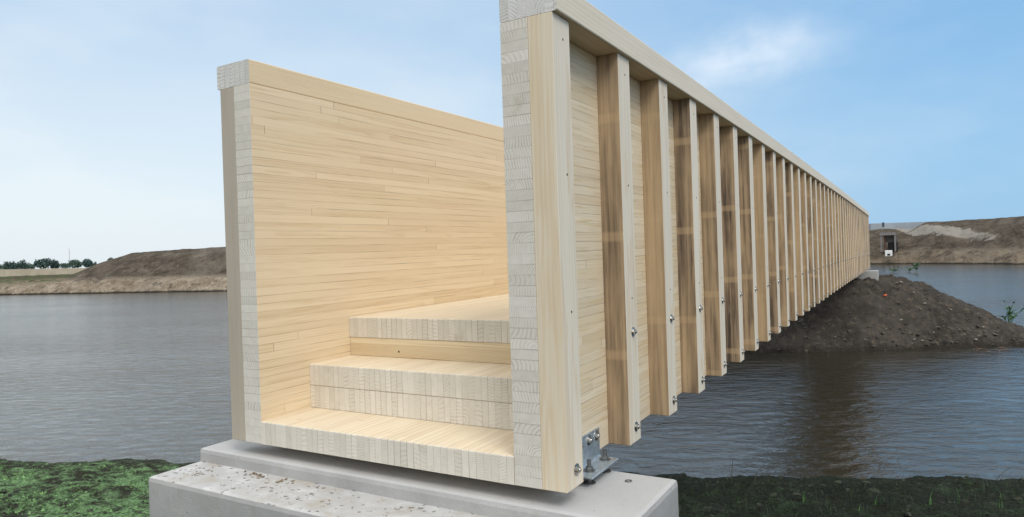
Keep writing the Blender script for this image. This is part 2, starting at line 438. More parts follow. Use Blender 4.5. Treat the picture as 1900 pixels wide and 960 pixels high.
# steel shoes
def make_bracket(mirror=False):
    f = -1 if mirror else 1
    x0 = LT+.0005 if not mirror else -WI-LT-.0005
    bm = bmesh.new()
    T = .007
    pts = [(0, .108), (T, .108), (T, .006), (T+.003, .0), (.082, .0), (.082, -.008), (.004, -.008), (0, -.004)]
    y0, y1 = .205, .455
    vs0 = [bm.verts.new((x0+f*px, y0+.006, pz-.012)) for px, pz in pts]
    vs1 = [bm.verts.new((x0+f*px, y1, pz-.012)) for px, pz in pts]
    n = len(pts)
    for i in range(n): bm.faces.new((vs0[i], vs0[(i+1) % n], vs1[(i+1) % n], vs1[i]))
    bm.faces.new(vs0); bm.faces.new(vs1[::-1])
    bmesh.ops.recalc_face_normals(bm, faces=bm.faces[:])
    bmesh.ops.bevel(bm, geom=bm.edges[:], offset=.001, segments=1, affect='EDGES')
    br = obj('steel_bracket', bm, GALV, bridge)
    for yy in (.275, .375, .425)[:3]:
        b2 = bolt_bm(0, yy if yy != .375 else .355, .072)
        if mirror:
            for v in b2.verts: v.co.x *= -1
            bmesh.ops.reverse_faces(b2, faces=b2.faces[:])
        for v in b2.verts:
            v.co.x = v.co.x*.8 + x0+f*T
        obj('bracket_bolt', b2, STEEL, br)
    for yy in (.272, .415):
        cxx = x0+f*.043
        bm = bmesh.new()
        cyl(bm, (cxx, yy, -.0555), .0075, .083, 'z', 14)           # threaded rod
        cyl(bm, (cxx, yy, -.0118), .021, .003, 'z', 24)            # washer
        cyl(bm, (cxx, yy, -.0088), .0135, .012, 'z', 6)            # nut
        obj('anchor_rod', bm, DKST, br)
        bm = bmesh.new(); cyl(bm, (cxx, yy, -.0555), .0215, .004, 'z', 24)
        obj('foot_plate', bm, DKST, br)
    return br
make_bracket(); make_bracket(True)

# ------------------------------------------------------------------ abutments
def abutment(name, yf, yb, ystep, ztop, zstep, zbot, x0, x1, flip=False, label=None, mat=None):
    """stepped block: the profile (y,z) extruded along x, arrises chamfered"""
    bm = bmesh.new()
    prof = [(yf, zbot), (yf, zstep), (ystep, zstep), (ystep, ztop), (yb, ztop), (yb, zbot)]
    a = [bm.verts.new((x0, p[0], p[1])) for p in prof]; b = [bm.verts.new((x1, p[0], p[1])) for p in prof]
    n = len(prof)
    for i in range(n): bm.faces.new((a[i], a[(i+1) % n], b[(i+1) % n], b[i]))
    bm.faces.new(a[::-1]); bm.faces.new(b)
    bmesh.ops.recalc_face_normals(bm, faces=bm.faces[:])
    inner = lambda e: all(abs(v.co.y-ystep) < 1e-4 and abs(v.co.z-zstep) < 1e-4 for v in e.verts)
    bot = lambda e: all(abs(v.co.z-zbot) < 1e-4 for v in e.verts)
    bmesh.ops.bevel(bm, geom=[e for e in bm.edges if not inner(e) and not bot(e)], offset=.019, segments=2, affect='EDGES', profile=.55)
    o = obj('concrete_abutment', bm, mat or CONC)
    return tag(o, label, 'abutment')
NEAR_B = abutment('n', -.262, .45, -.022, -.0555, -.112, -1.6, -1.625, .412,
         label='large pale concrete block with a stepped pitted ledge under the near steps of the footbridge')
z_far = camb(LEN)
abutment('f', LEN+.25, LEN-.28, LEN+.2, z_far-.05, z_far-.09, z_far-1.6, -1.62, .40, mat=CONC2,
         label='small pale concrete block on the soil mound under the far end of the footbridge')

# loose steel ring on the block
bm = bmesh.new()
RN, RM = 24, 6
rv = [[bm.verts.new((.262+(.0105+.0022*math.cos(b_*2*math.pi/RM))*math.cos(a_*2*math.pi/RN), .345+(.0105+.0022*math.cos(b_*2*math.pi/RM))*math.sin(a_*2*math.pi/RN),
      -.0535+.002*math.sin(b_*2*math.pi/RM))) for b_ in range(RM)] for a_ in range(RN)]
for a_ in range(RN):
    for b_ in range(RM): bm.faces.new((rv[a_][b_], rv[(a_+1) % RN][b_], rv[(a_+1) % RN][(b_+1) % RM], rv[a_][(b_+1) % RM]))
bmesh.ops.recalc_face_normals(bm, faces=bm.faces[:])
tag(obj('steel_ring', bm, DKST, None, True), 'small dark steel ring lying on the concrete block beside the bracket', 'ring')

# debris flakes on the ledge (dead leaf bits and crumbs)
LEAF = simple('dry_leaf', (.20, .15, .09), .8, 0, 40, .3)
CRUMB = simple('mortar_crumb', (.40, .36, .29), .9, 0, 60, .25)
bm = bmesh.new()
def flake(bm, c, s, h):
    T = Matrix.Translation(c) @ Matrix.Rotation(rnd.uniform(0, 6.28), 4, 'Z') @ Matrix.Rotation(rnd.uniform(-.35, .35), 4, 'X') @ Matrix.Diagonal((s, s*rnd.uniform(.25, .6), h, 1))
    r = bmesh.ops.create_icosphere(bm, subdivisions=1, radius=1, matrix=T)
    for v in r['verts']: v.co += Vector((rnd.uniform(-1, 1), rnd.uniform(-1, 1), rnd.uniform(-.3, .3)))*s*.22
def ledge_pt(n, cx, cy, sx, sy, smin, smax):
    for _ in range(n):
        x = rnd.gauss(cx, sx); y = rnd.gauss(cy, sy)
        if -1.59 < x < .38 and -.24 < y < -.035:
            s = rnd.uniform(smin, smax); flake(bm, (x, y, -.1115+s*.2), s, s*.35)
ledge_pt(26, -1.20, -.055, .05, .012, .003, .010)
ledge_pt(16, -1.05, -.06, .05, .012, .003, .009)
ledge_pt(22, -1.46, -.13, .04, .03, .002, .006)
ledge_pt(90, -.9, -.14, .45, .06, .0012, .0045)
tag(obj('dry_debris', bm, LEAF), 'scattered dry leaf bits and crumbs on the ledge of the concrete block', 'debris', kind='stuff')

# ------------------------------------------------------------------ terrain helpers
def L2W(X, Z, z): return CAM.x + RT.x*X + FW.x*Z, CAM.y + RT.y*X + FW.y*Z, z
def fbm(x, y, z=0., o=5, H=.8): return noise.fractal(Vector((x, y, z)), H, 2.1, o)
def sst(x, a, b):
    t = max(0., min(1., (x-a)/(b-a))); return t*t*(3-2*t)
def grid(name, us, vs, fn, mat, parent=None):
    bm = bmesh.new()
    P = [[bm.verts.new(fn(u, v)) for v in vs] for u in us]
    for i in range(len(us)-1):
        for j in range(len(vs)-1):
            bm.faces.new((P[i][j], P[i+1][j], P[i+1][j+1], P[i][j+1]))
    bmesh.ops.recalc_face_normals(bm, faces=bm.faces[:])
    o = obj(name, bm, mat, parent, True)
    if sum(p.normal.z for p in o.data.polygons) < 0: o.data.flip_normals()
    return o
def lin(a, b, n): return [a+(b-a)*i/(n-1) for i in range(n)]

# ------------------------------------------------------------------ water
def water_mat():
    m, g, b = newmat('pond_water')
    P = g.n('ShaderNodeTexCoord').outputs['Object']
    mp = g.n('ShaderNodeMapping'); mp.vector_type = 'TEXTURE'
    mp.inputs['Rotation'].default_value = (0, 0, YAW-.12)
    g.put(mp.inputs[0], P); Q = mp.outputs[0]
    a = g.noise(g.vm('MULTIPLY', Q, (1.0, 1.9, 1)), .8, 4, .6, .6)
    bb = g.noise(g.vm('MULTIPLY', Q, (1.0, 1.8, 1)), 2.6, 5, .62, .8)
    c = g.noise(g.vm('MULTIPLY', Q, (1.0, 1.6, 1)), 17., 3, .6, .2)
    gust = g.ss(g.noise(g.vm('MULTIPLY', Q, (.5, 1.4, 1)), .13, 3, .5), .3, .7, .65, 1.1)
    h = g.mul(g.add(g.add(g.mul(a, .65), g.mul(bb, .42)), g.mul(c, .035)), gust)
    g.put(b.inputs['Base Color'], (.030, .027, .018)); far = g.vm('LENGTH', g.vm('SUBTRACT', P, (1., -2., WATER)))
    g.put(b.inputs['Roughness'], g.ss(far, 14., 60., .05, .13))      # sheltered by the near bank, wind-ruffled further out
    g.put(b.inputs['Specular Tint'], (1., .925, .83))
    b.inputs['IOR'].default_value = 1.85
    g.put(b.inputs['Normal'], g.bump(h, 1., .074))
    return m
bm = bmesh.new()
bmesh.ops.create_grid(bm, x_segments=2, y_segments=2, size=3000, matrix=Matrix.Translation((0, 0, WATER)))
tag(obj('water', bm, water_mat()), kind='structure')

# ------------------------------------------------------------------ near bank
def near_mat():
    m, g, b = newmat('algae_green_soil')
    P = g.n('ShaderNodeTexCoord').outputs['Object']
    x, y, z = g.sep(P)
    n1 = g.noise(P, .9, 4, .6); n2 = g.noise(P, 7., 5, .68); n3 = g.noise(P, 40., 4, .65)
    soil = g.mix(g.ss(n3, .35, .7), (.018, .020, .013), (.055, .055, .035))
    green = g.mix(g.ss(n3, .35, .7), (.075, .16, .06), (.27, .42, .20))
    side = g.ss(g.vm('DOT_PRODUCT', P, (RT.x, RT.y, 0)), -2.0, -3.6)     # the left part is the overgrown one
    cov = g.m('ADD', g.mul(n2, .55), g.add(g.mul(n1, .35), g.mul(g.sub(side, 1.), .05)))
    f = g.mul(g.ss(cov, .37, .52), g.ss(z, WATER+.04, WATER+.22))
    f = g.mul(f, g.add(.12, g.mul(side, .88)))
    soil = g.mix(g.sub(1., side), soil, g.mix(g.ss(n3, .3, .7), (.008, .010, .007), (.028, .034, .020)))
    c = g.mix(f, soil, green)
    g.put(b.inputs['Base Color'], c); b.inputs['Roughness'].default_value = .9; b.inputs['Specular IOR Level'].default_value = .15
    g.put(b.inputs['Normal'], g.bump(g.add(g.mul(n2, .6), g.mul(n3, .4)), 1., .09))
    return m
def shore(X): return 8.3 - .17*X + .22*fbm(X*.7, 3.1) + .08*fbm(X*3., 9.)
def near_h(X, Z):
    s = shore(X) - Z                        # metres inland
    if s < -2: return WATER - .9
    if s < 0: return WATER + s*.45
    h = .13*sst(s, 0, .12) + .11*s*sst(s, 0, .6)
    x, y, _ = L2W(X, Z, 0)
    h += (.045*fbm(x*1.6, y*1.6, 2) + .022*fbm(x*7, y*7, 5, 4, .5))*sst(s, .0, .5)
    return WATER + h
us = lin(-14, 12, 620); vs = [ -6., -4, -2, 0., 2., 3.5, 4.5] + lin(5.2, 11.2, 260) + [12, 14]
BANK = grid('near_bank', us, vs, lambda u, v: L2W(u, v, near_h(u, v)), near_mat())
tag(BANK, kind='structure')

# moss and grass tufts
MOSS = simple('moss_leaf', (.14, .26, .09), .8, 0, 9., .55)
GRASS = simple('young_grass', (.085, .20, .05), .6, 0, 5., .4)
DGRASS = simple('dark_grass', (.025, .055, .018), .6, 0, 5., .3)
bm = bmesh.new()
for i in range(9000):
    X = rnd.uniform(-8, -2.6); Z = rnd.uniform(5.6, 9.4)
    if shore(X)-Z < .35: continue
    x, y, _ = L2W(X, Z, 0)
    if fbm(x*.9, y*.9, 7) + .4*fbm(x*4, y*4, 1) < .05: continue
    z = near_h(X, Z); s = rnd.uniform(.006, .02)
    a = rnd.uniform(0, 6.28); d = Vector((math.cos(a), math.sin(a), 0))*s; p = Vector((x, y, z))
    bm.faces.new([bm.verts.new(p-d), bm.verts.new(p+d), bm.verts.new(p+Vector((rnd.uniform(-s, s), rnd.uniform(-s, s), s*rnd.uniform(.6, 1.5))))])
tag(obj('moss', bm, MOSS), 'low bright green moss covering the bank left of the concrete block', 'moss', kind='stuff')
def blade(bm, p, h, wd, lean, az, n=4):
    side = Vector((-math.sin(az), math.cos(az), 0))*wd
    side = RT*wd if rnd.random() < .6 else side
    pr = None
    for i in range(n+1):
        t = i/n
        q = p + Vector((math.cos(az)*lean*t*t, math.sin(az)*lean*t*t, h*t))
        k = (1-t)**.7*.9+.06
        cur = (bm.verts.new(q-side*k), bm.verts.new(q+side*k))
        if pr: bm.faces.new((pr[0], pr[1], cur[1], cur[0]))
        pr = cur
def bladeset(n, X0, X1, Z0, Z1, hmin, hmax, wd, mat, name, label, cat):
    bm = bmesh.new()
    for _ in range(n):
        X = rnd.uniform(X0, X1); Z = rnd.uniform(Z0, Z1)
        if shore(X)-Z < .1: continue
        for k in range(rnd.choice((1, 1, 2, 3))):
            X2 = X+rnd.gauss(0, .02)
            x, y, z = L2W(X2, Z, near_h(X2, Z)-.01)
            h = rnd.uniform(hmin, hmax)
            blade(bm, Vector((x, y, z)), h, wd*rnd.uniform(.6, 1.2), h*rnd.uniform(.1, .5), rnd.uniform(0, 6.28))
    tag(obj(name, bm, mat), label, cat, kind='stuff')
bladeset(24, 2.6, 6.6, 5.9, 6.7, .06, .17, .0045, GRASS, 'grass', 'bright green grass blades sprouting from the dark bank at the lower right', 'grass')
bladeset(420, 1.4, 8.5, 5.6, 7.1, .03, .11, .004, DGRASS, 'dark_grass', 'short dark grass on the dark bank right of the concrete block', 'grass')

# stalks standing at the water's edge: (px along, metres)
def at_px(px, Z): return (px-950)/1256.83*Z
STALK = simple('brown_stalk', (.06, .055, .035), .8)
for k, (px, Z, h, lean, lab) in enumerate([(1345, 7.4, .30, .02, 'thin upright dark stalk on the right bank, nearest the concrete block'),
                                      (1385, 7.2, .22, .10, 'thin dark stalk leaning right on the right bank, second from the block'),
                                      (1500, 7.5, .20, -.05, 'short dark stalk on the right bank, third from the block'),
                                      (1830, 7.5, .26, .22, 'brown stalk leaning far over the water near the right edge')]):
    X = at_px(px, Z); x, y, z = L2W(X, Z, near_h(X, Z)-.02)
    bm = bmesh.new()
    for i in range(5):
        t0, t1 = i/5, (i+1)/5
        p0 = RT*lean*t0*t0+Vector((0, 0, h*t0)); p1 = RT*lean*t1*t1+Vector((0, 0, h*t1))
        q = (p1-p0).to_track_quat('Z', 'Y').to_matrix().to_4x4()
        bmesh.ops.create_cone(bm, cap_ends=True, segments=6, radius1=.0045*(1-t0*.6), radius2=.0045*(1-t1*.6), depth=(p1-p0).length*1.05, matrix=Matrix.Translation((p0+p1)/2) @ q)
    o = obj('reed_stalk', bm, STALK); o.location = (x, y, z); tag(o, lab, 'stalk')

# ------------------------------------------------------------------ soil mound under the far end
def mound_mat():
    m, g, b = newmat('dug_soil')
    P = g.n('ShaderNodeTexCoord').outputs['Object']
    x, y, z = g.sep(P)
    n1 = g.noise(P, .8, 5, .6); n2 = g.noise(P, 6., 5, .7); n3 = g.noise(P, 30., 3, .6)
    c = g.mix(g.ss(n1, .3, .7), (.036, .031, .026), (.072, .062, .052))
    c = g.mix(g.ss(n2, .5, .72), c, (.115, .092, .068))
    c = g.mix(g.ss(n2, .45, .30), c, (.020, .017, .014))
    c = g.mix(g.mul(g.ss(g.add(z, g.mul(n2, .25)), WATER+.32, WATER+.12), .75), c, (.022, .019, .015))   # wet foot
    g.put(b.inputs['Base Color'], c); b.inputs['Roughness'].default_value = .95; b.inputs['Specular IOR Level'].default_value = .15
    g.put(b.inputs['Normal'], g.bump(g.add(g.mul(n2, .7), g.mul(n3, .3)), .9, .08))
    return m
RH = [(-6, -.6), (-3.5, .3), (0, 1.3), (4, 1.72), (9, 1.78), (11.1, 1.74), (11.9, 1.56), (12.5, .98), (13.1, .60), (13.7, .16), (14.6, .06), (18, .03), (22, -.3)]
RH = [(-6, -.6), (-3.5, .3), (0, 1.3), (4, 1.72), (9, 1.76), (11.05, 1.74), (11.85, 1.56), (12.75, 1.02), (13.5, .62), (14.3, .18), (15.2, .07), (19, .03), (23, -.3)]
RZ = [(-6, 19.6), (4, 19.3), (11.1, 19.3), (12, 19.3), (13.5, 19.0), (14.3, 18.4), (16, 17.6), (23, 17.2)]
def pl(T, x):
    if x <= T[0][0]: return T[0][1]
    for (a, b_), (c_, d) in zip(T, T[1:]):
        if x <= c_: return b_+(d-b_)*(x-a)/(c_-a)
    return T[-1][1]
def mound_h(X, Z):
    H, Zr = pl(RH, X), pl(RZ, X)
    foot = 17.85-.06*(X-6)-.25*math.sin(X*.9)*.4
    if Z < Zr:
        t = (Z-foot)/max(.3, Zr-foot)
        h = H*(sst(t, -.12, 1.04)*.55+max(-.6, min(t, 1))*.45) if t > 0 else H*.0+ (Z-foot)*.5
        if t > 0: h += .05*(1-sst(t, 0, .3))
    else:
        q_ = max(0, Z-Zr-1.4*sst(H, .5, 1.5)); h = H - q_**2*.10/(1+q_*.12) - .12*q_
    x, y, _ = L2W(X, Z, 0)
    a = sst(h, -.3, .25)*.8+.2
    h += a*(.11*fbm(x*.9, y*.9, 1.) + .075*fbm(x*3.5, y*3.5, 4., 5, .5))*(.35+.65*sst(H, .1, 1.2))
    return WATER + max(h, -.8)
MOUND = grid('soil_mound', lin(-6, 23, 440), lin(16.2, 28, 180), lambda u, v: L2W(u, v, mound_h(u, v)), mound_mat())
tag(MOUND, kind='structure')
CLOD = simple('clods', (.075, .065, .053), .95, 0, 5., .6, .02)
STONE = simple('pale_stone', (.20, .18, .15), .9, 0, 14., .3)
def rock(bm, p, s):
    T = Matrix.Translation(p) @ Matrix.Rotation(rnd.uniform(0, 6.28), 4, 'Z') @ Matrix.Rotation(rnd.uniform(-.4, .4), 4, 'Y') @ Matrix.Diagonal((s*rnd.uniform(.8, 1.6), s*rnd.uniform(.6, 1.1), s*rnd.uniform(.3, .7), 1))
    r = bmesh.ops.create_icosphere(bm, subdivisions=1, radius=1, matrix=T)
    for v in r['verts']: v.co += Vector((rnd.uniform(-1, 1), rnd.uniform(-1, 1), rnd.uniform(-1, 1)))*s*.22
bm = bmesh.new()
for i in range(2600):
    X = rnd.uniform(3.5, 15); Z = rnd.uniform(17., 21.2)
    h = mound_h(X, Z)
    if h < WATER-.02: continue
    x, y, z = L2W(X, Z, h); s = .010+.045*rnd.random()**4
    if h < WATER+.5: s *= 1.35
    rock(bm, (x, y, z+s*.1), s)
tag(obj('soil_clods', bm, CLOD), 'dark clods and rubble strewn over the soil mound', 'rubble', kind='stuff')
for px, py in [(1670, 525), (1693, 545), (1712, 566), (1640, 612), (1692, 632), (1728, 620), (1776, 614), (1760, 578), (1820, 610), (1785, 622), (1600, 632), (1668, 595),
               (1545, 628), (1806, 637), (1662, 528), (1706, 636)]:
    hz = 479.3-.0328*(px-950)
    best = None
    for i in range(260):       # walk the ray until it meets the mound
        Z = 16.5+i*.025; X = at_px(px, Z)*1.0
        if CAM.z-(py-hz)/1256.83*Z <= mound_h(X, Z): best = (X, Z); break
    if not best: continue
    x, y, z = L2W(*best, mound_h(*best)); bm = bmesh.new(); s = rnd.uniform(.03, .055); rock(bm, (0, 0, 0), s)
    o = obj('stone', bm, STONE); o.location = (x, y, z+.01)
    tag(o, 'fist sized pale stone lying on the dark soil mound', 'stone', 'pale stones on the soil mound')
def ray_on(px, py, hf, Z0=16.5, Z1=23.5):
    hz = 479.3-.0328*(px-950)
    for i in range(400):
        Z = Z0+(Z1-Z0)*i/400; X = at_px(px, Z)
        if CAM.z-(py-hz)/1256.83*Z <= hf(X, Z): return X, Z
    return None
q = ray_on(1640, 552, mound_h)
if q:
    bm = bmesh.new(); rock(bm, (0, 0, 0), .055)
    o = obj('orange_scrap', bm, simple('orange_plastic', (.72, .13, .05), .5)); o.location = L2W(q[0], q[1], mound_h(*q)+.03)
    tag(o, 'small orange-red scrap lying on the soil mound below the far abutment', 'litter')
# driftwood bits at the tip of the spit
TWIG = simple('bleached_twig', (.15, .09, .06), .85, 0, 20, .3)
bm = bmesh.new()
for i in range(26):
    px = rnd.uniform(1800, 1960); Z = rnd.uniform(16.6, 17.3); X = at_px(px, Z)
    x, y, z = L2W(X, Z, max(mound_h(X, Z), WATER)+.02)
    a = rnd.gauss(YAW, .5); L = rnd.uniform(.05, .2)
    bmesh.ops.create_cone(bm, cap_ends=True, segments=5, radius1=.010, radius2=.005, depth=L, matrix=Matrix.Translation((x, y, z)) @ Matrix.Rotation(a, 4, 'Z') @ Matrix.Rotation(math.pi/2+rnd.uniform(-.3, .3), 4, 'Y'))
tag(obj('driftwood', bm, TWIG), 'reddish broken twigs washed up at the right tip of the mound', 'driftwood', kind='stuff')

# clods of wet soil on the near bank
bm = bmesh.new()
for i in range(5200):
    X = rnd.uniform(-8.2, 8.6); Z = rnd.uniform(5.4, 9.8)
    if -2.4 < X < 1.2 and Z < 6.5: continue
    d_ = shore(X)-Z
    if d_ < .0: continue
    if fbm(X*1.3, Z*1.3, 11) < .05 and d_ > .3: continue
    x, y, z = L2W(X, Z, near_h(X, Z)); s_ = .008+.03*rnd.random()**3
    rock(bm, (x, y, z), s_)
tag(obj('bank_clods', bm, simple('wet_clod', (.030, .034, .020), .9, 0, 7., .6)), 'small dark wet clods of soil scattered over the near bank', 'soil', kind='stuff')

# water plants
PLG = simple('water_plant_leaf', (.055, .13, .04), .6, 0, 5., .3)
def plant(px, py, Z, n, h, spread, label, base=None, tall=False):
    X = at_px(px, Z)
    x, y, _ = L2W(X, Z, 0)
    z = base if base is not None else WATER
    root = empty('water_plant', (x, y, z)); tag(root, label, 'plant')
    bs = bmesh.new(); bl = bmesh.new()
    for i in range(n):
        a = rnd.uniform(0, 6.28); sp_ = spread*rnd.random()**.7; hh = h*rnd.uniform(.35, 1.)*(1-.3*sp_/spread)
        tip = Vector((math.cos(a)*sp_, math.sin(a)*sp_, hh))
        mid = Vector((tip.x*.35, tip.y*.35, hh*.6))
        pts = [Vector((tip.x*.1, tip.y*.1, -.05)), mid, tip]
        for p0, p1 in zip(pts, pts[1:]):
            qd = (p1-p0).to_track_quat('Z', 'Y').to_matrix().to_4x4()
            bmesh.ops.create_cone(bs, cap_ends=True, segments=5, radius1=.006, radius2=.004, depth=(p1-p0).length, matrix=Matrix.Translation((p0+p1)/2) @ qd)
        for j in range(9):
            t = rnd.uniform(.3, 1.); p = pts[0].lerp(mid, t*2) if t < .5 else mid.lerp(tip, t*2-1)
            b2 = rnd.uniform(0, 6.28); L = h*rnd.uniform(.12, .22)*(1. if Z < 50 else 2.2)
            d = Vector((math.cos(b2), math.sin(b2), rnd.uniform(.1, 1.))).normalized()*L
            sd_ = d.cross(UP).normalized()*L*.17
            bl.faces.new([bl.verts.new(p), bl.verts.new(p+d*.45+sd_), bl.verts.new(p+d), bl.verts.new(p+d*.45-sd_)])
    obj('stem', bs, PLG, root); obj('leaves', bl, PLG, root)
plant(1868, 598, 22.5, 14, .85, .62, 'leafy green water plant standing in the pond near the right edge')
plant(1794, 574, 21.0, 8, .42, .28, 'small green plant behind the ridge of the soil mound', base=WATER+.38)
plant(1653, 504, 67, 7, .7, 1.0, 'low green water plant, leftmost of three in front of the far bank')
plant(1684, 504, 67, 7, .7, .8, 'low green water plant, middle one of three in front of the far bank')
plant(1700, 506, 65, 5, 1.1, .35, 'upright green water plant, rightmost of three in front of the far bank')

# ------------------------------------------------------------------ far bank (one sheet round the view)
def hz_y(px): return 479.3-.0328*(px-950)
def bank_mat():
    m, g, b = newmat('far_bank_soil')
    P = g.n('ShaderNodeTexCoord').outputs['Object']
    x, y, z = g.sep(P)
    lat = g.vm('DOT_PRODUCT', g.vm('SUBTRACT', P, (CAM.x, CAM.y, 0)), tuple(RT))
    n1 = g.noise(g.vm('MULTIPLY', P, (1, 1, 1.8)), .11, 5, .62); n2 = g.noise(g.vm('MULTIPLY', P, (1, 1, 2.)), .55, 5, .68); n3 = g.noise(P, 3., 4, .7)
    brown = g.mix(g.ss(n2, .32, .68), (.055, .043, .032), (.12, .098, .074))
    brown = g.mix(g.ss(n3, .5, .8), brown, (.17, .145, .115))
    brown = g.mix(g.ss(n3, .42, .25), brown, (.035, .03, .025))
    tan = g.mix(g.ss(n2, .35, .65), (.19, .145, .10), (.33, .275, .205))
    tan = g.mix(g.ss(n3, .5, .32), tan, (.12, .09, .065))
    low = g.ss(g.add(z, g.mul(g.sub(n2, .5), 1.4)), WATER+2.1, WATER+1.5)
    right = g.ss(lat, 0., 20.)
    tan = g.mix(g.mul(right, .65), tan, (.135, .105, .075))
    c = g.mix(low, brown, tan)
    n4 = g.noise(g.vm('MULTIPLY', P, (1, 1, 1.6)), .42, 6, .72)
    c = g.mix(g.mul(g.ss(n1, .54, .66), .30), c, (.20, .178, .148))
    c = g.mix(g.mul(g.ss(n4, .47, .38), .65), c, (.055, .045, .036))
    c = g.mix(g.mul(g.ss(n4, .57, .68), .45), c, (.24, .21, .17))
    # bare sand patch near the culvert
    sx = g.div(g.sub(lat, 64.7), 1.4); sz = g.div(g.sub(z, 2.9), 2.0)
    sp_ = g.add(g.m('SQRT', g.add(g.mul(sx, sx), g.mul(sz, sz))), g.mul(g.sub(n2, .5), 1.4))
    c = g.mix(g.mul(g.mul(g.ss(sp_, 1.0, .7), g.ss(n4, .36, .46)), .8), c, (.31, .285, .245))
    # grass on the low far left
    gl = g.mul(g.ss(lat, -60., -66.), g.mul(g.ss(z, WATER+1.0, WATER+1.8), g.ss(n2, .40, .55)))
    c = g.mix(gl, c, (.075, .09, .04))
    # wet dark strip at the water line
    c = g.mix(g.ss(g.add(z, g.mul(n2, .3)), WATER+.42, WATER+.22), c, (.03, .026, .02))
    g.put(b.inputs['Base Color'], c); b.inputs['Roughness'].default_value = .95; b.inputs['Specular IOR Level'].default_value = .1
    g.put(b.inputs['Normal'], g.bump(g.add(g.mul(n2, .6), g.mul(n3, .4)), .7, .5))
    return m
# px -> (water line py, lower bank top py, silhouette py)
TWL = [(-300, 553), (0, 548), (120, 546), (415, 541), (700, 533), (1300, 503), (1600, 491), (1700, 490), (1900, 491), (2300, 488)]
TLB = [(-300, 531), (0, 526), (120, 523), (200, 520), (415, 514), (700, 505), (1300, 478), (1600, 468), (1750, 464), (1900, 465), (2300, 458)]
TSL = [(-300, 520), (0, 513), (90, 511), (135, 509), (160, 499), (200, 484), (245, 470), (300, 465), (360, 462), (415, 458), (560, 452), (1000, 440), (1500, 430),
       (1610, 428), (1640, 424), (1676, 424), (1690, 427), (1705, 420), (1720, 413), (1770, 409), (1830, 406), (1900, 402), (2000, 398), (2300, 392)]
def bank_pt(px, s):
    """s: 0 water line .. 1 lower bank top .. 2 terrace .. 3 upper top .. 4 plateau end .. 5 back"""
    k = (px-950)/1256.83
    Zw = (CAM.z-WATER)*1256.83/(pl(TWL, px)-hz_y(px))
    Zb = Zw+3.2; hb = CAM.z-(pl(TLB, px)-hz_y(px))/1256.83*Zb
    Zt = Zb+3.5
    dropt = CAM.z-(pl(TSL, px)-hz_y(px))/1256.83*(Zt+8)
    Zs = Zt+8; hs = max(dropt, hb+.15)
    if s < 0: Z, h = Zw+s*3, WATER+s*1.5
    elif s <= 1: Z, h = Zw+(Zb-Zw)*s, WATER+(hb-WATER)*(1-(1-s)**1.8)
    elif s <= 2: Z, h = Zb+(Zt-Zb)*(s-1), hb+.12*(s-1)
    elif s <= 3: Z, h = Zt+(Zs-Zt)*(s-2), hb+.12+(hs-hb-.12)*(1-(1-(s-2))**1.5)
    elif s <= 4: Z, h = Zs+25*(s-3), hs-.5*(s-3)
    else: Z, h = Zs+25+60*(s-4), (hs-.5)*(5-s)+(-1.8)*(s-4)
    X = k*Z
    x, y, _ = L2W(X, Z, 0)
    a = sst(s, 0, .4)*(1-.72*sst(s, 2.6, 3.0))
    h += a*(.35*fbm(x*.16, y*.16, 1.) + .16*fbm(x*.7, y*.7, 3., 5, .6))
    Z += sst(s, .1, .6)*(1-sst(s, 2, 3))*.8*fbm(x*.25, y*.25, 8.) + (1-sst(s, .0, 1.))*.9*fbm(px*.02, 7.)
    return L2W(k*Z, Z, h)
FAR = grid('far_bank', lin(-300, 2300, 900), lin(-1, 0, 3)[:-1]+lin(0, 1, 14)[:-1]+lin(1, 2, 8)[:-1]+lin(2, 3, 34)[:-1]+lin(3, 4, 10)[:-1]+lin(4, 5, 3), bank_pt, bank_mat())
tag(FAR, kind='structure')
# land beyond, out to the horizon
bm = bmesh.new()
vv = [bm.verts.new(L2W(X, Z, -1.2)) for X, Z in ((-3000, 150), (3000, 150), (3000, 2900), (-3000, 2900))]
bm.faces.new(vv)
tag(obj('ground', bm, simple('meadow_ground', (.10, .105, .05), .95, 0, .02, .3)), kind='structure')

def wbox(name, px0, px1, py0, py1, Z, depth, mat, parent=None, bev=0.):
    """a box standing at distance Z whose front spans those picture columns/rows"""
    X0, X1 = at_px(px0, Z), at_px(px1, Z); hz = hz_y((px0+px1)/2)
    z1, z0 = CAM.z-(py0-hz)/1256.83*Z, CAM.z-(py1-hz)/1256.83*Z
    bm = box_bm(X0, X1, 0, depth, z0, z1, bev, 1)
    for v in bm.verts: v.co = Vector(L2W(v.co.x, Z+v.co.y, v.co.z))
    bmesh.ops.recalc_face_normals(bm, faces=bm.faces[:])
    return obj(name, bm, mat, parent)
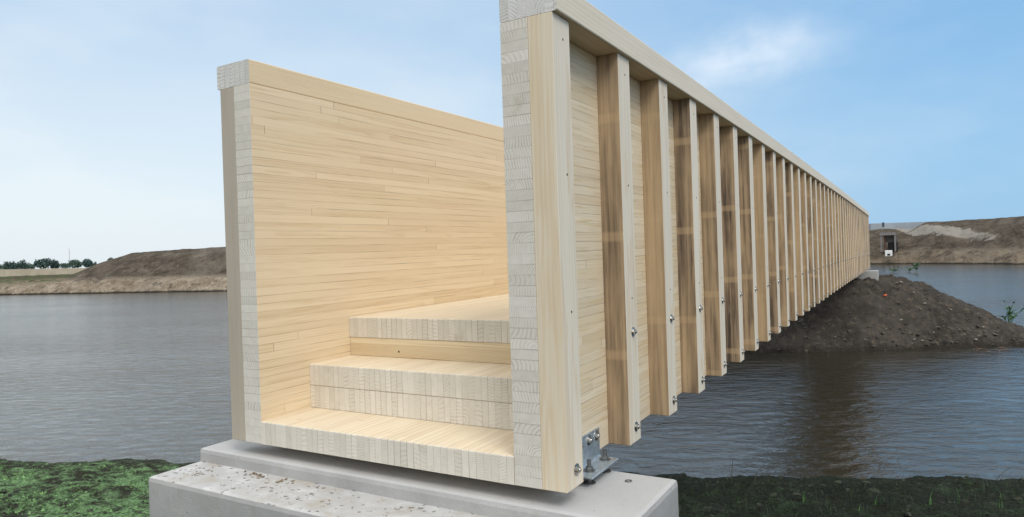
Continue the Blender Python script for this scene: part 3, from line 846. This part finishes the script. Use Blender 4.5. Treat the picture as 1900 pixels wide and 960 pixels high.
# long beige wall far left
bm = bmesh.new()
Za, Zb_ = 150, 132
n = 60
rows = []
for i in range(n+1):
    t = i/n; px = -120+t*(200+120); Z = 128; hz = hz_y(px)
    top = CAM.z-((500.5-.019*px)-hz)/1256.83*Z; bo = CAM.z-1.3
    X = at_px(px, Z); rows.append([L2W(X, Z, bo-1), L2W(X, Z, top), L2W(X, Z+.5, top), L2W(X, Z+.5, bo-1)])
R_ = [[bm.verts.new(p) for p in r] for r in rows]
for i in range(n):
    for j in range(3): bm.faces.new((R_[i][j], R_[i+1][j], R_[i+1][j+1], R_[i][j+1]))
for r in (R_[0], R_[-1]): bm.faces.new(r)
bmesh.ops.recalc_face_normals(bm, faces=bm.faces[:])
def beige():
    m, g, b = newmat('beige_panels')
    P = g.n('ShaderNodeTexCoord').outputs['Object']
    lat = g.vm('DOT_PRODUCT', P, tuple(RT))
    fr = g.m('FRACT', g.div(lat, 2.4))
    c = g.mix(g.ss(g.noise(P, .5, 4, .6), .3, .7), (.40, .34, .25), (.50, .43, .33))
    c = g.mix(g.mul(g.ss(fr, .05, .02), .35), c, (.22, .19, .14))
    g.put(b.inputs['Base Color'], c); b.inputs['Roughness'].default_value = .9
    return m
tag(obj('long_wall', bm, beige()), 'long low beige wall on the far bank in front of the distant trees', 'wall')

# culvert portal
por = empty('culvert_portal', L2W(at_px(1648, 100), 100, 0)); tag(por, 'open square concrete culvert portal with dark inside in the far earth bank', 'culvert')
def into(o, p):
    R0 = Matrix.Rotation(-YAW, 4, 'Z')          # pieces are laid out along the view axes; re-base them on the thing
    for v in o.data.vertices: v.co = R0 @ (v.co-p.location)
    o.parent = p; return o
ZP = 100
into(wbox('jamb', 1634.5, 1637.5, 435, 467, ZP, 3.4, CONC3), por); into(wbox('jamb', 1660, 1663, 435, 467, ZP, 3.4, CONC3), por)
into(wbox('lintel', 1634, 1663.5, 431.5, 437, ZP-.1, 5.3, CONC3), por)
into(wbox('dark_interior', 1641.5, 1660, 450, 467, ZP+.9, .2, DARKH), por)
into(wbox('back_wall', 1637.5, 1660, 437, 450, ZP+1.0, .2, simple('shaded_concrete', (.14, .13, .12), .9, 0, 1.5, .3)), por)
into(wbox('rusty_panel', 1637.5, 1641.5, 438, 465, ZP+.5, .3, RUST), por)
por.rotation_euler.z = YAW-math.atan2(at_px(1648, 100), 100); por.scale.x = .88
wb = empty('drain_block', L2W(at_px(1649, 97), 97, 0)); tag(wb, 'small white concrete drain block with a dark hole below the culvert', 'drain')
into(wbox('casing', 1643, 1655, 465, 476, 97, 1.4, WHITEB, None, .05), wb)
into(wbox('pipe_hole', 1647, 1651.5, 471, 474.6, 96.97, .1, DARKH), wb)
wb.rotation_euler.z = YAW-math.atan2(at_px(1649, 97), 97)
gw = empty('retaining_wall', L2W(at_px(1670, 116), 116, 0)); gw.rotation_euler.z = YAW; tag(gw, 'flat grey concrete retaining wall on top of the far right bank', 'wall')
into(wbox('wall_panel', 1617, 1724, 413.5, 440, 116, .6, simple('bluegrey_concrete', (.30, .33, .36), .8, 0, .4, .1)), gw)
into(wbox('dark_post', 1639.5, 1642.5, 413, 421, 115.9, .2, simple('dark_blue_steel', (.03, .05, .08), .5)), gw)

# dark bush on the left mound
def leaf_cloud(bm, c, rx, ry, rz, n, s):
    for _ in range(n):
        while True:
            v = Vector((rnd.uniform(-1, 1), rnd.uniform(-1, 1), rnd.uniform(-1, 1)))
            if .25 < v.length < 1: break
        k = 1+.35*noise.noise(v*2.3+Vector(c)*.37)
        p = Vector(c)+Vector((v.x*rx*k, v.y*ry*k, v.z*rz*k))
        a = Vector((rnd.gauss(0, 1), rnd.gauss(0, 1), rnd.gauss(0, 1))).normalized(); b_ = a.orthogonal().normalized()
        q = s*rnd.uniform(.6, 1.3)
        bm.faces.new([bm.verts.new(p+a*q), bm.verts.new(p+b_*q*.7), bm.verts.new(p-a*q), bm.verts.new(p-b_*q*.7)])
BUSH = simple('bush_leaf', (.05, .055, .03), .8, 0, 1., .3)
BARK = simple('bark', (.06, .05, .04), .9)
def tree(px, pbase, ptop, pw, Z, mat, label, style='round', name='tree', group='distant trees behind the long wall'):
    X = at_px(px, Z); hz = hz_y(px)
    zb = CAM.z-(pbase-hz)/1256.83*Z; zt = CAM.z-(ptop-hz)/1256.83*Z; H = zt-zb; Wd = pw/1256.83*Z/2*1.15
    x, y, _ = L2W(X, Z, 0)
    r = empty(name, (x, y, zb)); tag(r, label, 'tree', group)
    bt = bmesh.new(); bmesh.ops.create_cone(bt, cap_ends=True, segments=7, radius1=H*.035, radius2=H*.012, depth=H*.8, matrix=Matrix.Translation((0, 0, H*.4)))
    for k in range(5):
        a = rnd.uniform(0, 6.28); p0 = Vector((0, 0, H*rnd.uniform(.25, .5))); p1 = p0+Vector((math.cos(a)*Wd*.6, math.sin(a)*Wd*.6, H*.25))
        qd = (p1-p0).to_track_quat('Z', 'Y').to_matrix().to_4x4()
        bmesh.ops.create_cone(bt, cap_ends=True, segments=5, radius1=H*.014, radius2=H*.005, depth=(p1-p0).length, matrix=Matrix.Translation((p0+p1)/2) @ qd)
    obj('trunk', bt, BARK, r)
    bc = bmesh.new()
    if style == 'round':
        leaf_cloud(bc, (0, 0, H*.50), Wd*.95, Wd*.95, H*.48, 900, H*.06)
        for k in range(7):
            a = rnd.uniform(0, 6.28)
            leaf_cloud(bc, (math.cos(a)*Wd*.5, math.sin(a)*Wd*.5, H*rnd.uniform(.3, .8)), Wd*.5, Wd*.5, H*.22, 200, H*.05)
    else:
        for k in range(6):
            xx = (k-2.5)/2.5*Wd*.75
            leaf_cloud(bc, (RT.x*xx, RT.y*xx, H*(hk := rnd.uniform(.30, .5))), Wd*.26, Wd*.3, H*hk, 300, H*.045)
    obj('crown', bc, mat, r)
    return r
TL = simple('tree_leaf_blue', (.060, .105, .095), .85, 0, .3, .35)
TL2 = simple('tree_leaf_green', (.085, .135, .105), .85, 0, .3, .35)
tree(6, 502, 490.5, 22, 330, TL2, 'low tree at the far left edge behind the long beige wall', 'round')
tree(18, 502, 483, 18, 330, TL, 'tall narrow-topped tree, second from the left edge behind the beige wall', 'col')
tree(34, 502, 482, 26, 330, TL, 'dense tree with pointed tops, third from the left edge behind the beige wall', 'col')
tree(52, 502, 485, 22, 345, TL2, 'thin-crowned tree at the right end of the leftmost clump', 'col')
tree(81, 500, 480, 26, 330, TL, 'broad round dark tree standing in the middle behind the beige wall', 'round')
tree(102, 500, 481.5, 14, 335, TL, 'narrow dark tree just right of the broad round one', 'col')
tree(121, 499, 488.5, 18, 340, TL2, 'low spreading tree left of the two trees beside the earth mound', 'round')
tree(139, 498, 482, 20, 330, TL2, 'rounded mid green tree, right of the thin radio mast', 'round')
tree(162, 497, 480.5, 15, 330, TL, 'pointed dark tree nearest the slope of the left earth mound', 'round')
tree(174, 496, 485, 10, 340, TL2, 'pale thin tree half hidden by the slope of the earth mound', 'col')
tree(206, 487, 478, 9, 200, TL2, 'small shrub peeping over the left slope of the earth mound', 'round', 'shrub', None)
# radio mast
Zm = 500; xx, yy_, _ = L2W(at_px(129.5, Zm), Zm, 0)
mb = bmesh.new(); zt = CAM.z-(462-hz_y(129.5))/1256.83*Zm
cyl(mb, (0, 0, -1), .16, zt+1, 'z', 6)
for zz in (zt-3.2, zt-.3): cyl(mb, (-.6, 0, zz), .1, 1.2, 'x', 6)
mo = obj('radio_mast', mb, simple('mast_paint', (.42, .36, .36), .6)); mo.location = (xx, yy_, 0)
tag(mo, 'thin distant radio mast rising behind the trees at the far left', 'mast')
print('objects', len(bpy.data.objects))
